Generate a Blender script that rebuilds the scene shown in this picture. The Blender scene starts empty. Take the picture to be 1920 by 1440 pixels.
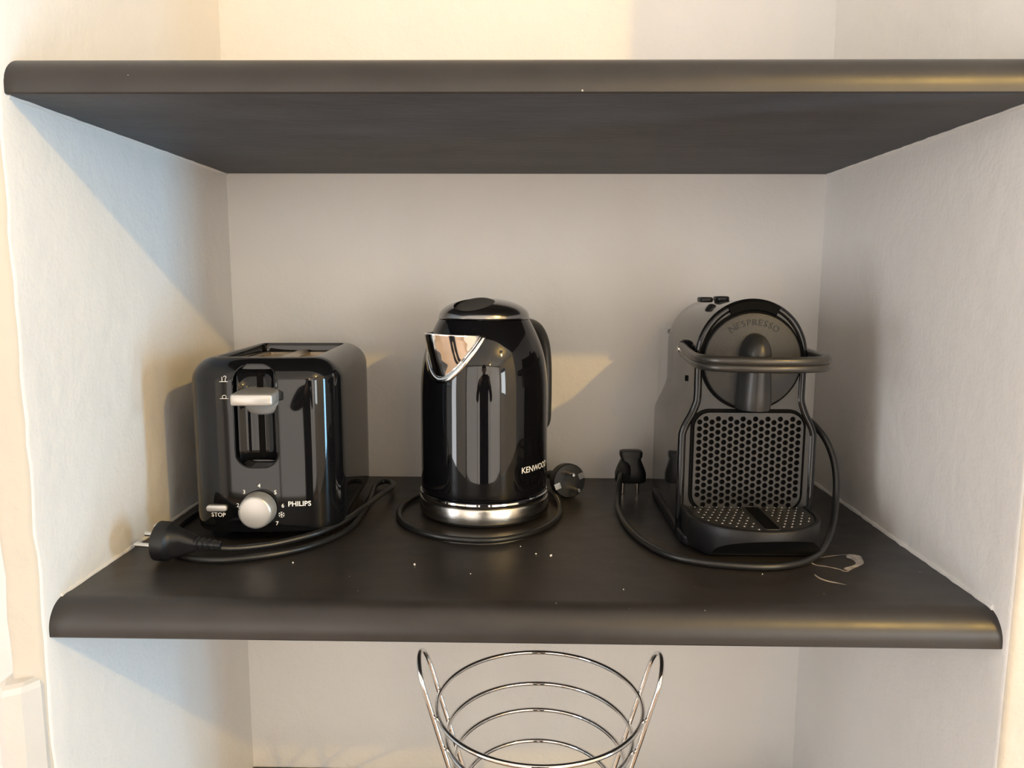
import bpy, bmesh, math, random
from mathutils import Vector, Matrix, noise
random.seed(7)
PI = math.pi
scene = bpy.context.scene
COL = scene.collection

# ------------------------------------------------------------------ camera
F_PX = 1414.12
CAM = Vector((0.0032, -0.6063, 0.2764)); PITCH, YAW, ROLL = 0.1353, -0.0181, 0.0038
fw = Vector((math.sin(YAW)*math.cos(PITCH), math.cos(YAW)*math.cos(PITCH), -math.sin(PITCH)))
rt = Vector((math.cos(YAW), -math.sin(YAW), 0)); up = rt.cross(fw)
r2 = math.cos(ROLL)*rt + math.sin(ROLL)*up; u2 = -math.sin(ROLL)*rt + math.cos(ROLL)*up
cd = bpy.data.cameras.new('camera'); cam = bpy.data.objects.new('camera', cd); COL.objects.link(cam)
cd.sensor_width = 36; cd.lens = F_PX/1920*36; cd.clip_start = 0.01
m = Matrix((r2, u2, -fw)).transposed().to_4x4(); m.translation = CAM; cam.matrix_world = m
scene.camera = cam

# ------------------------------------------------------------------ world, daylight, exposure
w = bpy.data.worlds.new('world'); scene.world = w; w.use_nodes = True
w.node_tree.nodes['Background'].inputs[0].default_value = (.55, .72, 1, 1)
w.node_tree.nodes['Background'].inputs[1].default_value = .6
vs = scene.view_settings
vs.view_transform = 'Standard'; vs.look = 'None'; vs.gamma = 1; vs.use_curve_mapping = False; vs.exposure = 0.0

def area(name, loc, rot, sx, sy, power, col):
    l = bpy.data.lights.new(name, 'AREA'); l.shape = 'RECTANGLE'; l.size = sx; l.size_y = sy
    l.energy = power; l.color = col
    o = bpy.data.objects.new(name, l); COL.objects.link(o); o.location = loc; o.rotation_euler = rot
    return o
# daylight entering through the two glazed openings in the right-hand wall of the room
area('daylight_glazed_door', (2.285, -.73, -0.16), (0, PI/2, 0), 1.56, .26, 42, (.34, .69, 1))
area('daylight_window', (2.285, -2.85, .30), (0, PI/2, 0), .95, .80, 29, (.92, .97, .97))

area('far_fill_light', (.08, -3.57, .08), (PI/2, 0, 0), 4.3, 2.3, 65, (1, .92, .85))  # added soft fill behind the camera; no window is known there
area('daylight_left_window', (-2.17, -1.35, .05), (0, -PI/2, 0), 1.6, .7, 29, (.90, .94, 1))

# ------------------------------------------------------------------ materials
def newmat(name):
    mt = bpy.data.materials.new(name); mt.use_nodes = True
    return mt, mt.node_tree, mt.node_tree.nodes['Principled BSDF']
def mat(name, col, rough=.5, metal=0, spec=.5, var=0, vscale=20, bump=0, bscale=200, coat=0, rvar=0, stretch=None, emit=None, trans=0, alpha=1):
    mt, nt, b = newmat(name)
    b.inputs['Base Color'].default_value = (*col, 1); b.inputs['Roughness'].default_value = rough
    b.inputs['Metallic'].default_value = metal; b.inputs['Specular IOR Level'].default_value = spec
    b.inputs['Coat Weight'].default_value = coat; b.inputs['Coat Roughness'].default_value = .03
    b.inputs['Transmission Weight'].default_value = trans
    b.inputs['Alpha'].default_value = alpha
    if emit:
        b.inputs['Emission Color'].default_value = (*emit[0], 1); b.inputs['Emission Strength'].default_value = emit[1]
    tc = nt.nodes.new('ShaderNodeTexCoord'); mp = nt.nodes.new('ShaderNodeMapping')
    nt.links.new(tc.outputs['Object'], mp.inputs[0])
    if stretch: mp.inputs['Scale'].default_value = stretch
    n = nt.nodes.new('ShaderNodeTexNoise'); n.inputs['Scale'].default_value = vscale; n.inputs['Detail'].default_value = 4
    nt.links.new(mp.outputs[0], n.inputs[0])
    v = max(var, .02)
    cr = nt.nodes.new('ShaderNodeValToRGB')
    cr.color_ramp.elements[0].position = .3; cr.color_ramp.elements[1].position = .7
    cr.color_ramp.elements[0].color = (*[c*(1-v) for c in col], 1); cr.color_ramp.elements[1].color = (*[min(1, c*(1+v)) for c in col], 1)
    nt.links.new(n.outputs[0], cr.inputs[0]); nt.links.new(cr.outputs[0], b.inputs['Base Color'])
    if rvar:
        mr = nt.nodes.new('ShaderNodeMapRange'); mr.inputs[3].default_value = rough-rvar; mr.inputs[4].default_value = rough+rvar
        nt.links.new(n.outputs[0], mr.inputs[0]); nt.links.new(mr.outputs[0], b.inputs['Roughness'])
    if bump:
        n2 = nt.nodes.new('ShaderNodeTexNoise'); n2.inputs['Scale'].default_value = bscale; n2.inputs['Detail'].default_value = 5
        nt.links.new(mp.outputs[0], n2.inputs[0])
        bp = nt.nodes.new('ShaderNodeBump'); bp.inputs['Strength'].default_value = 1; bp.inputs['Distance'].default_value = bump
        nt.links.new(n2.outputs[0], bp.inputs['Height']); nt.links.new(bp.outputs[0], b.inputs['Normal'])
    return mt

def plaster(name, col):
    mt, nt, b = newmat(name)
    b.inputs['Roughness'].default_value = .62; b.inputs['Specular IOR Level'].default_value = .25
    tc = nt.nodes.new('ShaderNodeTexCoord')
    def noi(scale, detail=4, sc=None):
        n = nt.nodes.new('ShaderNodeTexNoise'); n.inputs['Scale'].default_value = scale; n.inputs['Detail'].default_value = detail
        if sc:
            mp = nt.nodes.new('ShaderNodeMapping'); mp.inputs['Scale'].default_value = sc; mp.inputs['Rotation'].default_value = (.5, .3, .2)
            nt.links.new(tc.outputs['Object'], mp.inputs[0]); nt.links.new(mp.outputs[0], n.inputs[0])
        else: nt.links.new(tc.outputs['Object'], n.inputs[0])
        return n
    n1 = noi(9); cr = nt.nodes.new('ShaderNodeValToRGB')
    cr.color_ramp.elements[0].position = .3; cr.color_ramp.elements[1].position = .72
    cr.color_ramp.elements[0].color = (*[c*.965 for c in col], 1); cr.color_ramp.elements[1].color = (*col, 1)
    nt.links.new(n1.outputs[0], cr.inputs[0]); nt.links.new(cr.outputs[0], b.inputs['Base Color'])
    n2 = noi(45, 6); n3 = noi(240, 3); n4 = noi(26, 5, (1.6, 2.4, .8))
    def mul(n, k):
        x = nt.nodes.new('ShaderNodeMath'); x.operation = 'MULTIPLY'; x.inputs[1].default_value = k; nt.links.new(n.outputs[0], x.inputs[0]); return x
    def add(a, c):
        x = nt.nodes.new('ShaderNodeMath'); nt.links.new(a.outputs[0], x.inputs[0]); nt.links.new(c.outputs[0], x.inputs[1]); return x
    h = add(add(mul(n2, 1.0), mul(n3, .22)), mul(n4, .12))
    bp = nt.nodes.new('ShaderNodeBump'); bp.inputs['Distance'].default_value = .0019; bp.inputs['Strength'].default_value = .8
    nt.links.new(h.outputs[0], bp.inputs['Height']); nt.links.new(bp.outputs[0], b.inputs['Normal'])
    return mt

def slate(name):
    """dark stone/laminate with pale specks and faint scuffs"""
    mt, nt, b = newmat(name)
    b.inputs['Roughness'].default_value = .36; b.inputs['Specular IOR Level'].default_value = .5
    tc = nt.nodes.new('ShaderNodeTexCoord')
    mp = nt.nodes.new('ShaderNodeMapping'); mp.inputs['Scale'].default_value = (1, 1.6, 1.6); nt.links.new(tc.outputs['Object'], mp.inputs[0])
    n = nt.nodes.new('ShaderNodeTexNoise'); n.inputs['Scale'].default_value = 16; n.inputs['Detail'].default_value = 8
    nt.links.new(mp.outputs[0], n.inputs[0])
    cr = nt.nodes.new('ShaderNodeValToRGB')
    cr.color_ramp.elements[0].position = .35; cr.color_ramp.elements[1].position = .75
    cr.color_ramp.elements[0].color = (.019, .0165, .0155, 1); cr.color_ramp.elements[1].color = (.027, .024, .0225, 1)
    nt.links.new(n.outputs[0], cr.inputs[0])
    # sparse pale specks
    vo = nt.nodes.new('ShaderNodeTexVoronoi'); vo.inputs['Scale'].default_value = 62; vo.feature = 'F1'
    nt.links.new(tc.outputs['Object'], vo.inputs['Vector'])
    lt = nt.nodes.new('ShaderNodeMath'); lt.operation = 'LESS_THAN'; lt.inputs[1].default_value = .045
    nt.links.new(vo.outputs['Distance'], lt.inputs[0])
    sep = nt.nodes.new('ShaderNodeSeparateColor'); nt.links.new(vo.outputs['Color'], sep.inputs[0])
    gt = nt.nodes.new('ShaderNodeMath'); gt.operation = 'GREATER_THAN'; gt.inputs[1].default_value = .80; nt.links.new(sep.outputs[0], gt.inputs[0])
    mu = nt.nodes.new('ShaderNodeMath'); mu.operation = 'MULTIPLY'; nt.links.new(lt.outputs[0], mu.inputs[0]); nt.links.new(gt.outputs[0], mu.inputs[1])
    mx = nt.nodes.new('ShaderNodeMix'); mx.data_type = 'RGBA'; nt.links.new(mu.outputs[0], mx.inputs['Factor'])
    nt.links.new(cr.outputs[0], mx.inputs['A']); mx.inputs['B'].default_value = (.42, .40, .36, 1)
    nt.links.new(mx.outputs['Result'], b.inputs['Base Color'])
    n2 = nt.nodes.new('ShaderNodeTexNoise'); n2.inputs['Scale'].default_value = 30; n2.inputs['Detail'].default_value = 5; nt.links.new(mp.outputs[0], n2.inputs[0])
    mr = nt.nodes.new('ShaderNodeMapRange'); mr.inputs[3].default_value = .28; mr.inputs[4].default_value = .46
    nt.links.new(n2.outputs[0], mr.inputs[0]); nt.links.new(mr.outputs[0], b.inputs['Roughness'])
    bp = nt.nodes.new('ShaderNodeBump'); bp.inputs['Distance'].default_value = .00012; nt.links.new(n2.outputs[0], bp.inputs['Height']); nt.links.new(bp.outputs[0], b.inputs['Normal'])
    return mt

M = {
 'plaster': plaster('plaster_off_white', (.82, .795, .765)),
 'cream_dimmed': plaster('plaster_cream_dimmed', (.57, .525, .455)),  # cream paint, colour also darkened to offset strong light on the front faces
 'room': plaster('plaster_room', (.80, .77, .72)),
 'ceil': mat('ceiling_paint', (.82, .80, .77), .7, bump=.0005),
 'floor': mat('floor_wood', (.30, .19, .11), .4, var=.25, vscale=6, stretch=(8, 1, 1)),
 'slate': slate('dark_slate'),
 'underside': mat('dark_painted_underside', (.060, .060, .066), .60, var=.22, vscale=9, bump=.0010, bscale=45, stretch=(1, 2.2, 1)),
 'gloss': mat('gloss_black_plastic', (.005, .005, .0055), .05, spec=.42),
 'enamel': mat('gloss_black_enamel', (.004, .004, .005), .035, spec=.5, coat=.12),
 'matte': mat('matte_black_plastic', (.007, .007, .008), .42, spec=.32, bump=.00008, bscale=900),
 'rubber': mat('black_rubber', (.008, .008, .009), .42, spec=.4, bump=.00004, bscale=700),
 'cord': mat('black_cord', (.012, .012, .012), .33),
 'grip': mat('dark_grey_soft_plastic', (.035, .036, .037), .4, bump=.00003, bscale=900),
 'silver': mat('satin_silver_plastic', (.50, .49, .475), .33, metal=.55, bump=.00003, bscale=1500),
 'chrome': mat('chrome', (.80, .79, .78), .06, metal=1),
 'steel': mat('brushed_steel', (.62, .60, .56), .20, metal=1, bump=.00002, bscale=300, stretch=(1, 1, 40)),
 'darkchrome': mat('dark_chrome_lid', (.30, .295, .29), .16, metal=1, bump=.00001, bscale=400, stretch=(1, 14, 1)),
 'inner': mat('toaster_inner_steel', (.52, .45, .36), .35, metal=.9, var=.2, vscale=40),
 'heat': mat('dark_heating_chamber', (.03, .025, .02), .6),
 'grey': mat('satin_dark_grey', (.020, .0195, .019), .34, spec=.42, bump=.00003, bscale=1200),
 'side': mat('gloss_dark_grey_shell', (.018, .0175, .017), .09, spec=.5, coat=.2),
 'disc': mat('textured_dark_grey', (.021, .021, .021), .42, spec=.42, bump=.00025, bscale=1300),
 'bronze': mat('metallic_dark_lever', (.055, .052, .048), .30, metal=.5),
 'black': mat('deep_black', (.002, .002, .002), .8, spec=.1),
 'white': mat('white_print', (.80, .79, .76), .5),
 'pin': mat('nickel_pin', (.72, .68, .63), .22, metal=1),
 'tank': mat('clear_tank_plastic', (.78, .80, .82), .04, spec=.5, alpha=.16),
 'stain': mat('limescale_stain', (.33, .30, .27), .55, var=.35, vscale=120),
 'fain': mat('faint_limescale_ring', (.075, .07, .066), .5, var=.4, vscale=160),
 'crumb': mat('bread_crumb', (.75, .70, .62), .8, var=.2),
 'bulb': mat('lamp_glass', (1, .9, .7), .4, emit=((1, .70, .38), 14)),
 'wood': mat('white_painted_wood', (.60, .575, .54), .4, bump=.0003),
 'glass': mat('pane_glass', (.9, .95, 1), .02, trans=1),
}

# ------------------------------------------------------------------ helpers
def link(name, me, material, parent=None, smooth=True, angle=None):
    if material: me.materials.append(M[material])
    if smooth:
        for p in me.polygons: p.use_smooth = True
        if angle is not None:
            try: me.set_sharp_from_angle(angle=math.radians(angle))
            except Exception: pass
    o = bpy.data.objects.new(name, me); COL.objects.link(o)
    if parent: o.parent = parent
    return o
def tag(o, label=None, cat=None, group=None, kind=None):
    if label: o['label'] = label
    if cat: o['category'] = cat
    if group: o['group'] = group
    if kind: o['kind'] = kind
    return o
def thing(name, label, cat, loc, rz=0, group=None):
    o = bpy.data.objects.new(name, None); COL.objects.link(o); o.location = loc; o.rotation_euler = (0, 0, rz)
    o.empty_display_size = .03
    return tag(o, label, cat, group)
def fromdata(name, v, f):
    me = bpy.data.meshes.new(name); me.from_pydata([tuple(float(c) for c in x) for x in v], [], f); me.update()
    bm = bmesh.new(); bm.from_mesh(me); bmesh.ops.recalc_face_normals(bm, faces=bm.faces); bm.to_mesh(me); bm.free()
    return me
def loft(name, rings, material, parent=None, cap0=True, cap1=True, closed=True, smooth=True, angle=38):
    v = []; f = []; n = len(rings[0])
    for r in rings: v += [tuple(p) for p in r]
    for i in range(len(rings)-1):
        for j in range(n if closed else n-1):
            k = (j+1) % n
            f.append((i*n+j, i*n+k, (i+1)*n+k, (i+1)*n+j))
    if cap0: f.append(tuple(range(n)))
    if cap1: f.append(tuple((len(rings)-1)*n+j for j in range(n)))
    return link(name, fromdata(name, v, f), material, parent, smooth, angle)
def lathe(name, prof, material, parent=None, seg=96, origin=(0, 0, 0), axis=None, angle=30):
    """prof: list of (r,z); revolve about z, optional matrix axis"""
    v = []; f = []
    for r, z in prof:
        for j in range(seg):
            a = 2*PI*j/seg; v.append(Vector((r*math.cos(a), r*math.sin(a), z)))
    n = len(prof)
    for i in range(n-1):
        for j in range(seg):
            k = (j+1) % seg; f.append((i*seg+j, i*seg+k, (i+1)*seg+k, (i+1)*seg+j))
    if prof[0][0] > 1e-6: f.append(tuple(range(seg)))
    if prof[-1][0] > 1e-6: f.append(tuple((n-1)*seg+j for j in range(seg)))
    if axis is not None: v = [axis @ p for p in v]
    v = [p+Vector(origin) for p in v]
    me = fromdata(name, v, f)
    bm = bmesh.new(); bm.from_mesh(me); bmesh.ops.remove_doubles(bm, verts=bm.verts, dist=1e-7); bmesh.ops.recalc_face_normals(bm, faces=bm.faces); bm.to_mesh(me); bm.free()
    return link(name, me, material, parent, True, angle)
def rrect(hx, hy, r, n=8, cx=0, cy=0):
    r = min(r, hx-1e-5, hy-1e-5); pts = []
    for sx, sy, a0 in ((1, 1, 0), (-1, 1, PI/2), (-1, -1, PI), (1, -1, 3*PI/2)):
        for i in range(n+1):
            a = a0+PI/2*i/n; pts.append((cx+sx*(hx-r)+r*math.cos(a), cy+sy*(hy-r)+r*math.sin(a)))
    return pts
def rbox(name, size, r, material, parent=None, loc=(0, 0, 0), edge=.0015, axis='z', n=6, rot=None):
    """rounded box: rrect in plane, extruded along axis with small edge rounding"""
    sx, sy, sz = size; prof = []
    e = min(edge, sz/2.01)
    for i in range(5):
        a = PI/2*i/4; prof.append((e*(1-math.sin(a)), -sz/2+e*(1-math.cos(a))))
    prof += [(d, -z) for d, z in reversed(prof)]
    rings = []
    for d, z in prof:
        ring = []
        for x, y in rrect(sx/2-d, sy/2-d, max(r-d, .0003), n):
            p = Vector((x, y, z))
            if axis == 'y': p = Vector((x, z, y))
            elif axis == 'x': p = Vector((z, x, y))
            if rot: p = rot @ p
            ring.append(p+Vector(loc))
        rings.append(ring)
    return loft(name, rings, material, parent, angle=50)
def catmull(pts, sub=10, closed=False):
    P = [Vector(p) for p in pts]; out = []; n = len(P)
    rng = range(n if closed else n-1)
    for i in rng:
        p1, p2 = P[i], P[(i+1) % n]
        p0 = P[(i-1) % n] if closed or i > 0 else p1*2-p2
        p3 = P[(i+2) % n] if closed or i+2 < n else p2*2-p1
        for s in range(sub):
            t = s/sub
            out.append(.5*((2*p1)+(p2-p0)*t+(2*p0-5*p1+4*p2-p3)*t*t+(3*p1-p0-3*p2+p3)*t**3))
    if not closed: out.append(P[-1])
    return out
def tube(name, path, rad, material, parent=None, seg=12, closed=False, flat=1.0, upv=None):
    path = [Vector(p) for p in path]; n = len(path); rings = []
    nrm = None
    for i in range(n):
        a = path[(i-1) % n] if closed or i > 0 else path[i]; c = path[(i+1) % n] if closed or i < n-1 else path[i]
        t = (c-a).normalized()
        if upv is not None: nrm = (Vector(upv)-t*t.dot(Vector(upv))).normalized()
        elif nrm is None:
            h = Vector((0, 0, 1)) if abs(t.z) < .9 else Vector((1, 0, 0)); nrm = (h-t*t.dot(h)).normalized()
        else: nrm = (nrm-t*t.dot(nrm)).normalized()
        bn = t.cross(nrm); rr = rad(i/(n-1)) if callable(rad) else rad
        rings.append([path[i]+(nrm*math.sin(2*PI*j/seg)+bn*math.cos(2*PI*j/seg)*flat)*rr for j in range(seg)])
    if closed: rings.append(rings[0])
    o = loft(name, rings, material, parent, not closed, not closed)
    if closed:
        bm = bmesh.new(); bm.from_mesh(o.data); bmesh.ops.remove_doubles(bm, verts=bm.verts, dist=1e-7); bm.to_mesh(o.data); bm.free()
    return o
def prism(pts, y0, y1, plane='xz'):
    """closed outline (a,b) extruded between two depths -> (verts, faces)"""
    n = len(pts); v = []
    for d in (y0, y1):
        for a, b in pts: v.append((a, d, b) if plane == 'xz' else (a, b, d))
    f = [tuple(range(n)), tuple(range(n, 2*n))]+[(i, (i+1) % n, n+(i+1) % n, n+i) for i in range(n)]
    return v, f
def join(parts):
    V = []; F = []
    for v, f in parts:
        o = len(V); V += list(v); F += [tuple(i+o for i in x) for x in f]
    return V, F
def boolean(o, cutters, op='DIFFERENCE', angle=38):
    """cutters: list of (verts,faces) in o's local space"""
    tmp = []
    for v, f in cutters:
        me = fromdata('cut', v, f); c = bpy.data.objects.new('cut', me); COL.objects.link(c); c.matrix_world = o.matrix_world; tmp.append(c)
        md = o.modifiers.new('b', 'BOOLEAN'); md.operation = op; md.object = c; md.solver = 'EXACT'
    par = o.parent
    o.parent = None
    for c in tmp: c.matrix_world = Matrix.Identity(4)
    mw = o.matrix_basis.copy(); o.matrix_basis = Matrix.Identity(4)
    dg = bpy.context.evaluated_depsgraph_get(); dg.update()
    me = bpy.data.meshes.new_from_object(o.evaluated_get(dg))
    o.modifiers.clear(); old = o.data; o.data = me; o.matrix_basis = mw; o.parent = par
    for c in tmp: bpy.data.objects.remove(c)
    for p in me.polygons: p.use_smooth = True
    try: me.set_sharp_from_angle(angle=math.radians(angle))
    except Exception: pass
    return o
def textmesh(body, size, bold=0, extrude=0, spacing=1.0):
    cu = bpy.data.curves.new('t', 'FONT'); cu.body = body; cu.size = size; cu.align_x = 'CENTER'; cu.align_y = 'CENTER'
    cu.offset = bold; cu.extrude = extrude; cu.space_character = spacing; cu.resolution_u = 3
    o = bpy.data.objects.new('t', cu); COL.objects.link(o)
    dg = bpy.context.evaluated_depsgraph_get(); dg.update()
    me = bpy.data.meshes.new_from_object(o.evaluated_get(dg)); bpy.data.objects.remove(o)
    return me
def text(name, body, size, fn, material, parent, bold=0, extrude=0, spacing=1.0, cuts=2):
    me = textmesh(body, size, bold, extrude, spacing)
    if cuts:
        bm = bmesh.new(); bm.from_mesh(me); bmesh.ops.triangulate(bm, faces=bm.faces)
        bmesh.ops.subdivide_edges(bm, edges=[e for e in bm.edges if e.calc_length() > size*.25], cuts=cuts); bm.to_mesh(me); bm.free()
    for v in me.vertices: v.co = fn(v.co.x, v.co.y, v.co.z)
    return link(name, me, material, parent, False)
def axis_to(d):
    return Vector((0, 0, 1)).rotation_difference(Vector(d).normalized()).to_matrix()

# ------------------------------------------------------------------ structure
W2, D = .4052, .4406
ZF, ZC = -1.15, 1.32
def slab(name, lo, hi, material, label=None, cat=None):
    v, f = prism([(lo[0], lo[2]), (hi[0], lo[2]), (hi[0], hi[2]), (lo[0], hi[2])], lo[1], hi[1])
    o = link(name, fromdata(name, v, f), material, None, False)
    return tag(o, kind='structure')
slab('wall_back', (-.62, D, ZF), (.62, D+.08, ZC), 'plaster')
def pier(name, plan, nz=130, amp=.0013):
    """uneven hand-plastered pier: plan outline swept up with small lumps"""
    rings = []
    for i in range(nz+1):
        z = ZF+(ZC-ZF)*i/nz; ring = []
        for x, y in plan:
            q = Vector((x*22, y*22, z*22)); q2 = Vector((x*70, y*70, z*60))
            e = (1.0 if y < .02 else .35)
            d = amp*e*(noise.noise(q)*1.2+noise.noise(q2)*.5)
            ring.append((x+d*.8, y+d, z))
        rings.append(ring)
    o = loft(name, rings, 'plaster', None, angle=60)
    o.data.materials.append(M['cream_dimmed'])
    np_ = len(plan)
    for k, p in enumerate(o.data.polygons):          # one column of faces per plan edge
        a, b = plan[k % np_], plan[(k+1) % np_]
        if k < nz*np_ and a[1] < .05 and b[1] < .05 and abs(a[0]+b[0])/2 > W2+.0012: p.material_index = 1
    return tag(o, kind='structure')
def corner(cx, cy, r, a0, a1, n=5): return [(cx+r*math.cos(a0+(a1-a0)*i/n), cy+r*math.sin(a0+(a1-a0)*i/n)) for i in range(n+1)]
def seg(a, b, n): return [(a[0]+(b[0]-a[0])*i/n, a[1]+(b[1]-a[1])*i/n) for i in range(n)]
planL = seg((-W2, D+.01), (-W2, .0), 26)+corner(-W2-.006, -.003, .006, 0, -PI/2)+seg((-W2-.010, -.009), (-.432, -.009), 4)+corner(-.431, -.004, .005, -PI/2, -PI, 3)+[(-.436, .10), (-.436, D+.01)]
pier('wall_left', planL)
planR = [(W2, D+.01)]+seg((W2, D), (W2, .0), 26)[1:]+corner(W2+.006, -.003, .006, PI, 1.5*PI)+seg((W2+.010, -.009), (.60, -.009), 10)+[(.62, -.009), (.62, D+.01)]
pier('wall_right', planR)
slab('wall_front_right', (.615, -.009, ZF), (2.38, .09, ZC), 'cream_dimmed')
slab('wall_front_left', (-2.2, .055, ZF), (-.434, .15, ZC), 'plaster')
# room shell behind the camera
slab('floor', (-2.2, -3.6, ZF-.05), (2.38, D, ZF), 'floor')
slab('ceiling', (-2.2, -3.6, ZC), (2.38, D, ZC+.05), 'ceil')
slab('wall_far', (-2.2, -3.65, ZF), (2.38, -3.6, ZC), 'room')
slab('wall_left_room', (-2.25, -3.65, ZF), (-2.2, .15, ZC), 'room')
# right-hand wall with two openings
X0, X1 = 2.30, 2.38
slab('wall_right_room', (X0, -3.65, ZC-.32), (X1, -.009, ZC), 'room')
slab('wall_right_room', (X0, -.59, ZF), (X1, -.009, ZC-.32), 'room')
slab('wall_right_room', (X0, -2.42, ZF), (X1, -.87, ZC-.32), 'room')
slab('wall_right_room', (X0, -3.65, ZF), (X1, -3.28, ZC-.32), 'room')
slab('wall_right_room', (X0, -3.28, ZF), (X1, -2.42, -.20), 'room')
slab('wall_right_room', (X0, -.87, .63), (X1, -.59, ZC-.32), 'room')
slab('wall_right_room', (X0, -.87, ZF), (X1, -.59, -.95), 'room')
for n_, (ya, yb, za, zb, bars) in enumerate(((-.87, -.59, -.95, .63, (0,)), (-3.28, -2.42, -.20, 1.0, (.02, .40)))):
    fr = [prism([(ya, za), (ya+.02, za), (ya+.02, zb), (ya, zb)], X0-.01, X0+.03), prism([(yb-.02, za), (yb, za), (yb, zb), (yb-.02, zb)], X0-.01, X0+.03)]
    fr += [prism([(ya, z), (yb, z), (yb, z+.02), (ya, z+.02)], X0-.01, X0+.03) for z in (za, zb-.02)]
    if n_ == 1:
        yc = (ya+yb)/2; fr.append(prism([(yc-.015, za), (yc+.015, za), (yc+.015, zb), (yc-.015, zb)], X0-.01, X0+.03))
    v, f = join(fr); v = [(y, x, z) for x, y, z in v]
    wf = tag(link('window_%d' % (n_+1), fromdata('window', v, f), 'wood', None, False), kind='structure')

for nm, wpts in (('window_3', [(-2.11, -1.09), (2.27, -1.09), (2.27, 1.26), (-2.11, 1.26)]), ('window_4', [(-1.73, -.78), (-.97, -.78), (-.97, .88), (-1.73, .88)])):  # the far frame only surrounds the added fill light
    fr = []
    for (a, b), (c, d) in zip(wpts, wpts[1:]+wpts[:1]):
        lo = (min(a, c)-.03, min(b, d)-.03); hi = (max(a, c)+.03, max(b, d)+.03)
        fr.append(prism([(lo[0], lo[1]), (hi[0], lo[1]), (hi[0], hi[1]), (lo[0], hi[1])], -3.60, -3.555) if nm == 'window_3' else prism([(lo[0], lo[1]), (hi[0], lo[1]), (hi[0], hi[1]), (lo[0], hi[1])], -2.20, -2.155))
    if nm == 'window_3': fr += [prism([(x-.02, -1.09), (x+.02, -1.09), (x+.02, 1.26), (x-.02, 1.26)], -3.569, -3.555) for x in (-.65, .81)]
    v, f = join(fr)
    if nm == 'window_4': v = [(y, x, z) for x, y, z in v]
    tag(link(nm, fromdata(nm, v, f), 'wood', None, False), kind='structure')

# painted timber casing at the foot of the left pier
rings = []
for z, k in ((-.47, 0), (-.071, 0), (-.066, .002), (-.0635, .006)):
    pl = [(-.4075-k, .0), (-.4080-k, -.012+k), (-.417, -.024+k), (-.434, -.024+k), (-.447+k, -.013+k), (-.449+k, .03)]
    rings.append([(x, y, z+(.004 if x > -.43 else 0)) for x, y in pl])
tag(loft('trim_1', rings, 'wood', None, angle=20), kind='structure')

# ------------------------------------------------------------------ shelves
def make_shelf(ztop, th, label, under='slate'):
    """bull-nosed shelf: flat top, rounded upper front edge, short upright lip below"""
    rx, rz = .024, th*.80
    prof = [(D-.002, ztop), (.35, ztop), (.20, ztop), (.10, ztop)]
    for i in range(13):
        a = PI/2*i/12; prof.append((rx-rx*math.sin(a), ztop-rz+rz*math.cos(a)))
    prof += [(0, ztop-th+.0012), (.0012, ztop-th), (.012, ztop-th)]
    n = 60; rings = []
    for i in range(n+1):
        x = -W2-.004+(2*W2+.008)*i/n
        rings.append([(x, y, z) for y, z in prof]+[(x, D-.002, ztop-th)])
    o = loft('shelf', rings, None, None, angle=25)
    o.data.materials.append(M['slate'])
    if under != 'slate':
        o.data.materials.append(M[under])
        for p in o.data.polygons:
            if p.normal.z < -.9: p.material_index = 1
    tag(o, label, 'shelf')
    return o
TH = .0295
shelf_u = make_shelf(.42+.0305, .0305, 'dark grey shelf with rounded front edge, bare, above the appliances', 'underside')
shelf_m = make_shelf(0, TH, 'dark slate shelf that the toaster, kettle and coffee machine stand on')
shelf_b = make_shelf(-.453, TH, 'dark slate shelf under the wire basket')

def poly_part(name, outline, material, parent, z=.0002, sub=4):
    pts = catmull([(x, y, 0) for x, y in outline], sub, True)
    c = sum(pts, Vector())/len(pts)
    v = [(p.x, p.y, z) for p in pts]; n = len(v)
    o = link(name, fromdata(name, v, [tuple(range(n))]), material, parent, False)
    return o
def strip(name, path, wid, material, parent, z=.0002):
    pts = catmull([(x, y, 0) for x, y in path], 6); n = len(pts); v = []
    for i, p in enumerate(pts):
        a, c = pts[max(i-1, 0)], pts[min(i+1, n-1)]; t = (c-a).normalized(); nn = Vector((-t.y, t.x, 0))
        k = wid*(.25+.75*math.sin(PI*min(max(i/(n-1), .04), .96)))*(.7+.5*abs(noise.noise(p*160)))
        v += [tuple(p+nn*k+Vector((0, 0, z))), tuple(p-nn*k+Vector((0, 0, z)))]
    f = [(2*i, 2*i+1, 2*i+3, 2*i+2) for i in range(n-1)]
    return link(name, fromdata(name, v, f), material, parent, False)
# limescale marks in front of the coffee machine (prop: parts of the shelf)
strip('water_stain', [(.3348, .1425), (.318, .1385), (.300, .1310), (.2895, .1190), (.2915, .1120), (.300, .1085), (.309, .1020), (.3135, .0965), (.322, .1030), (.3317, .1103)], .0013, 'stain', shelf_m)
poly_part('water_stain', [(.336, .1435), (.3452, .1400), (.3440, .1300), (.3400, .1180), (.3300, .1090), (.3170, .1000), (.3150, .1050), (.3280, .1130), (.3330, .1200), (.3330, .1290), (.3300, .1350)], 'stain', shelf_m)
strip('water_stain', [(.2803, .0884), (.2812, .0800), (.2854, .0730), (.2930, .0680), (.3002, .0634)], .0020, 'stain', shelf_m)
strip('scratch_mark', [(.3180, .1740), (.3260, .1700), (.3350, .1660)], .0006, 'stain', shelf_m)
for rx_, k in ((.0265, 0),):
    strip('ring_mark', [(.1105+rx_*math.cos(a), .098+rx_*1.0*math.sin(a)) for a in [i*PI/9 for i in range(19)]], .0006, 'fain', shelf_m)
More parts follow.
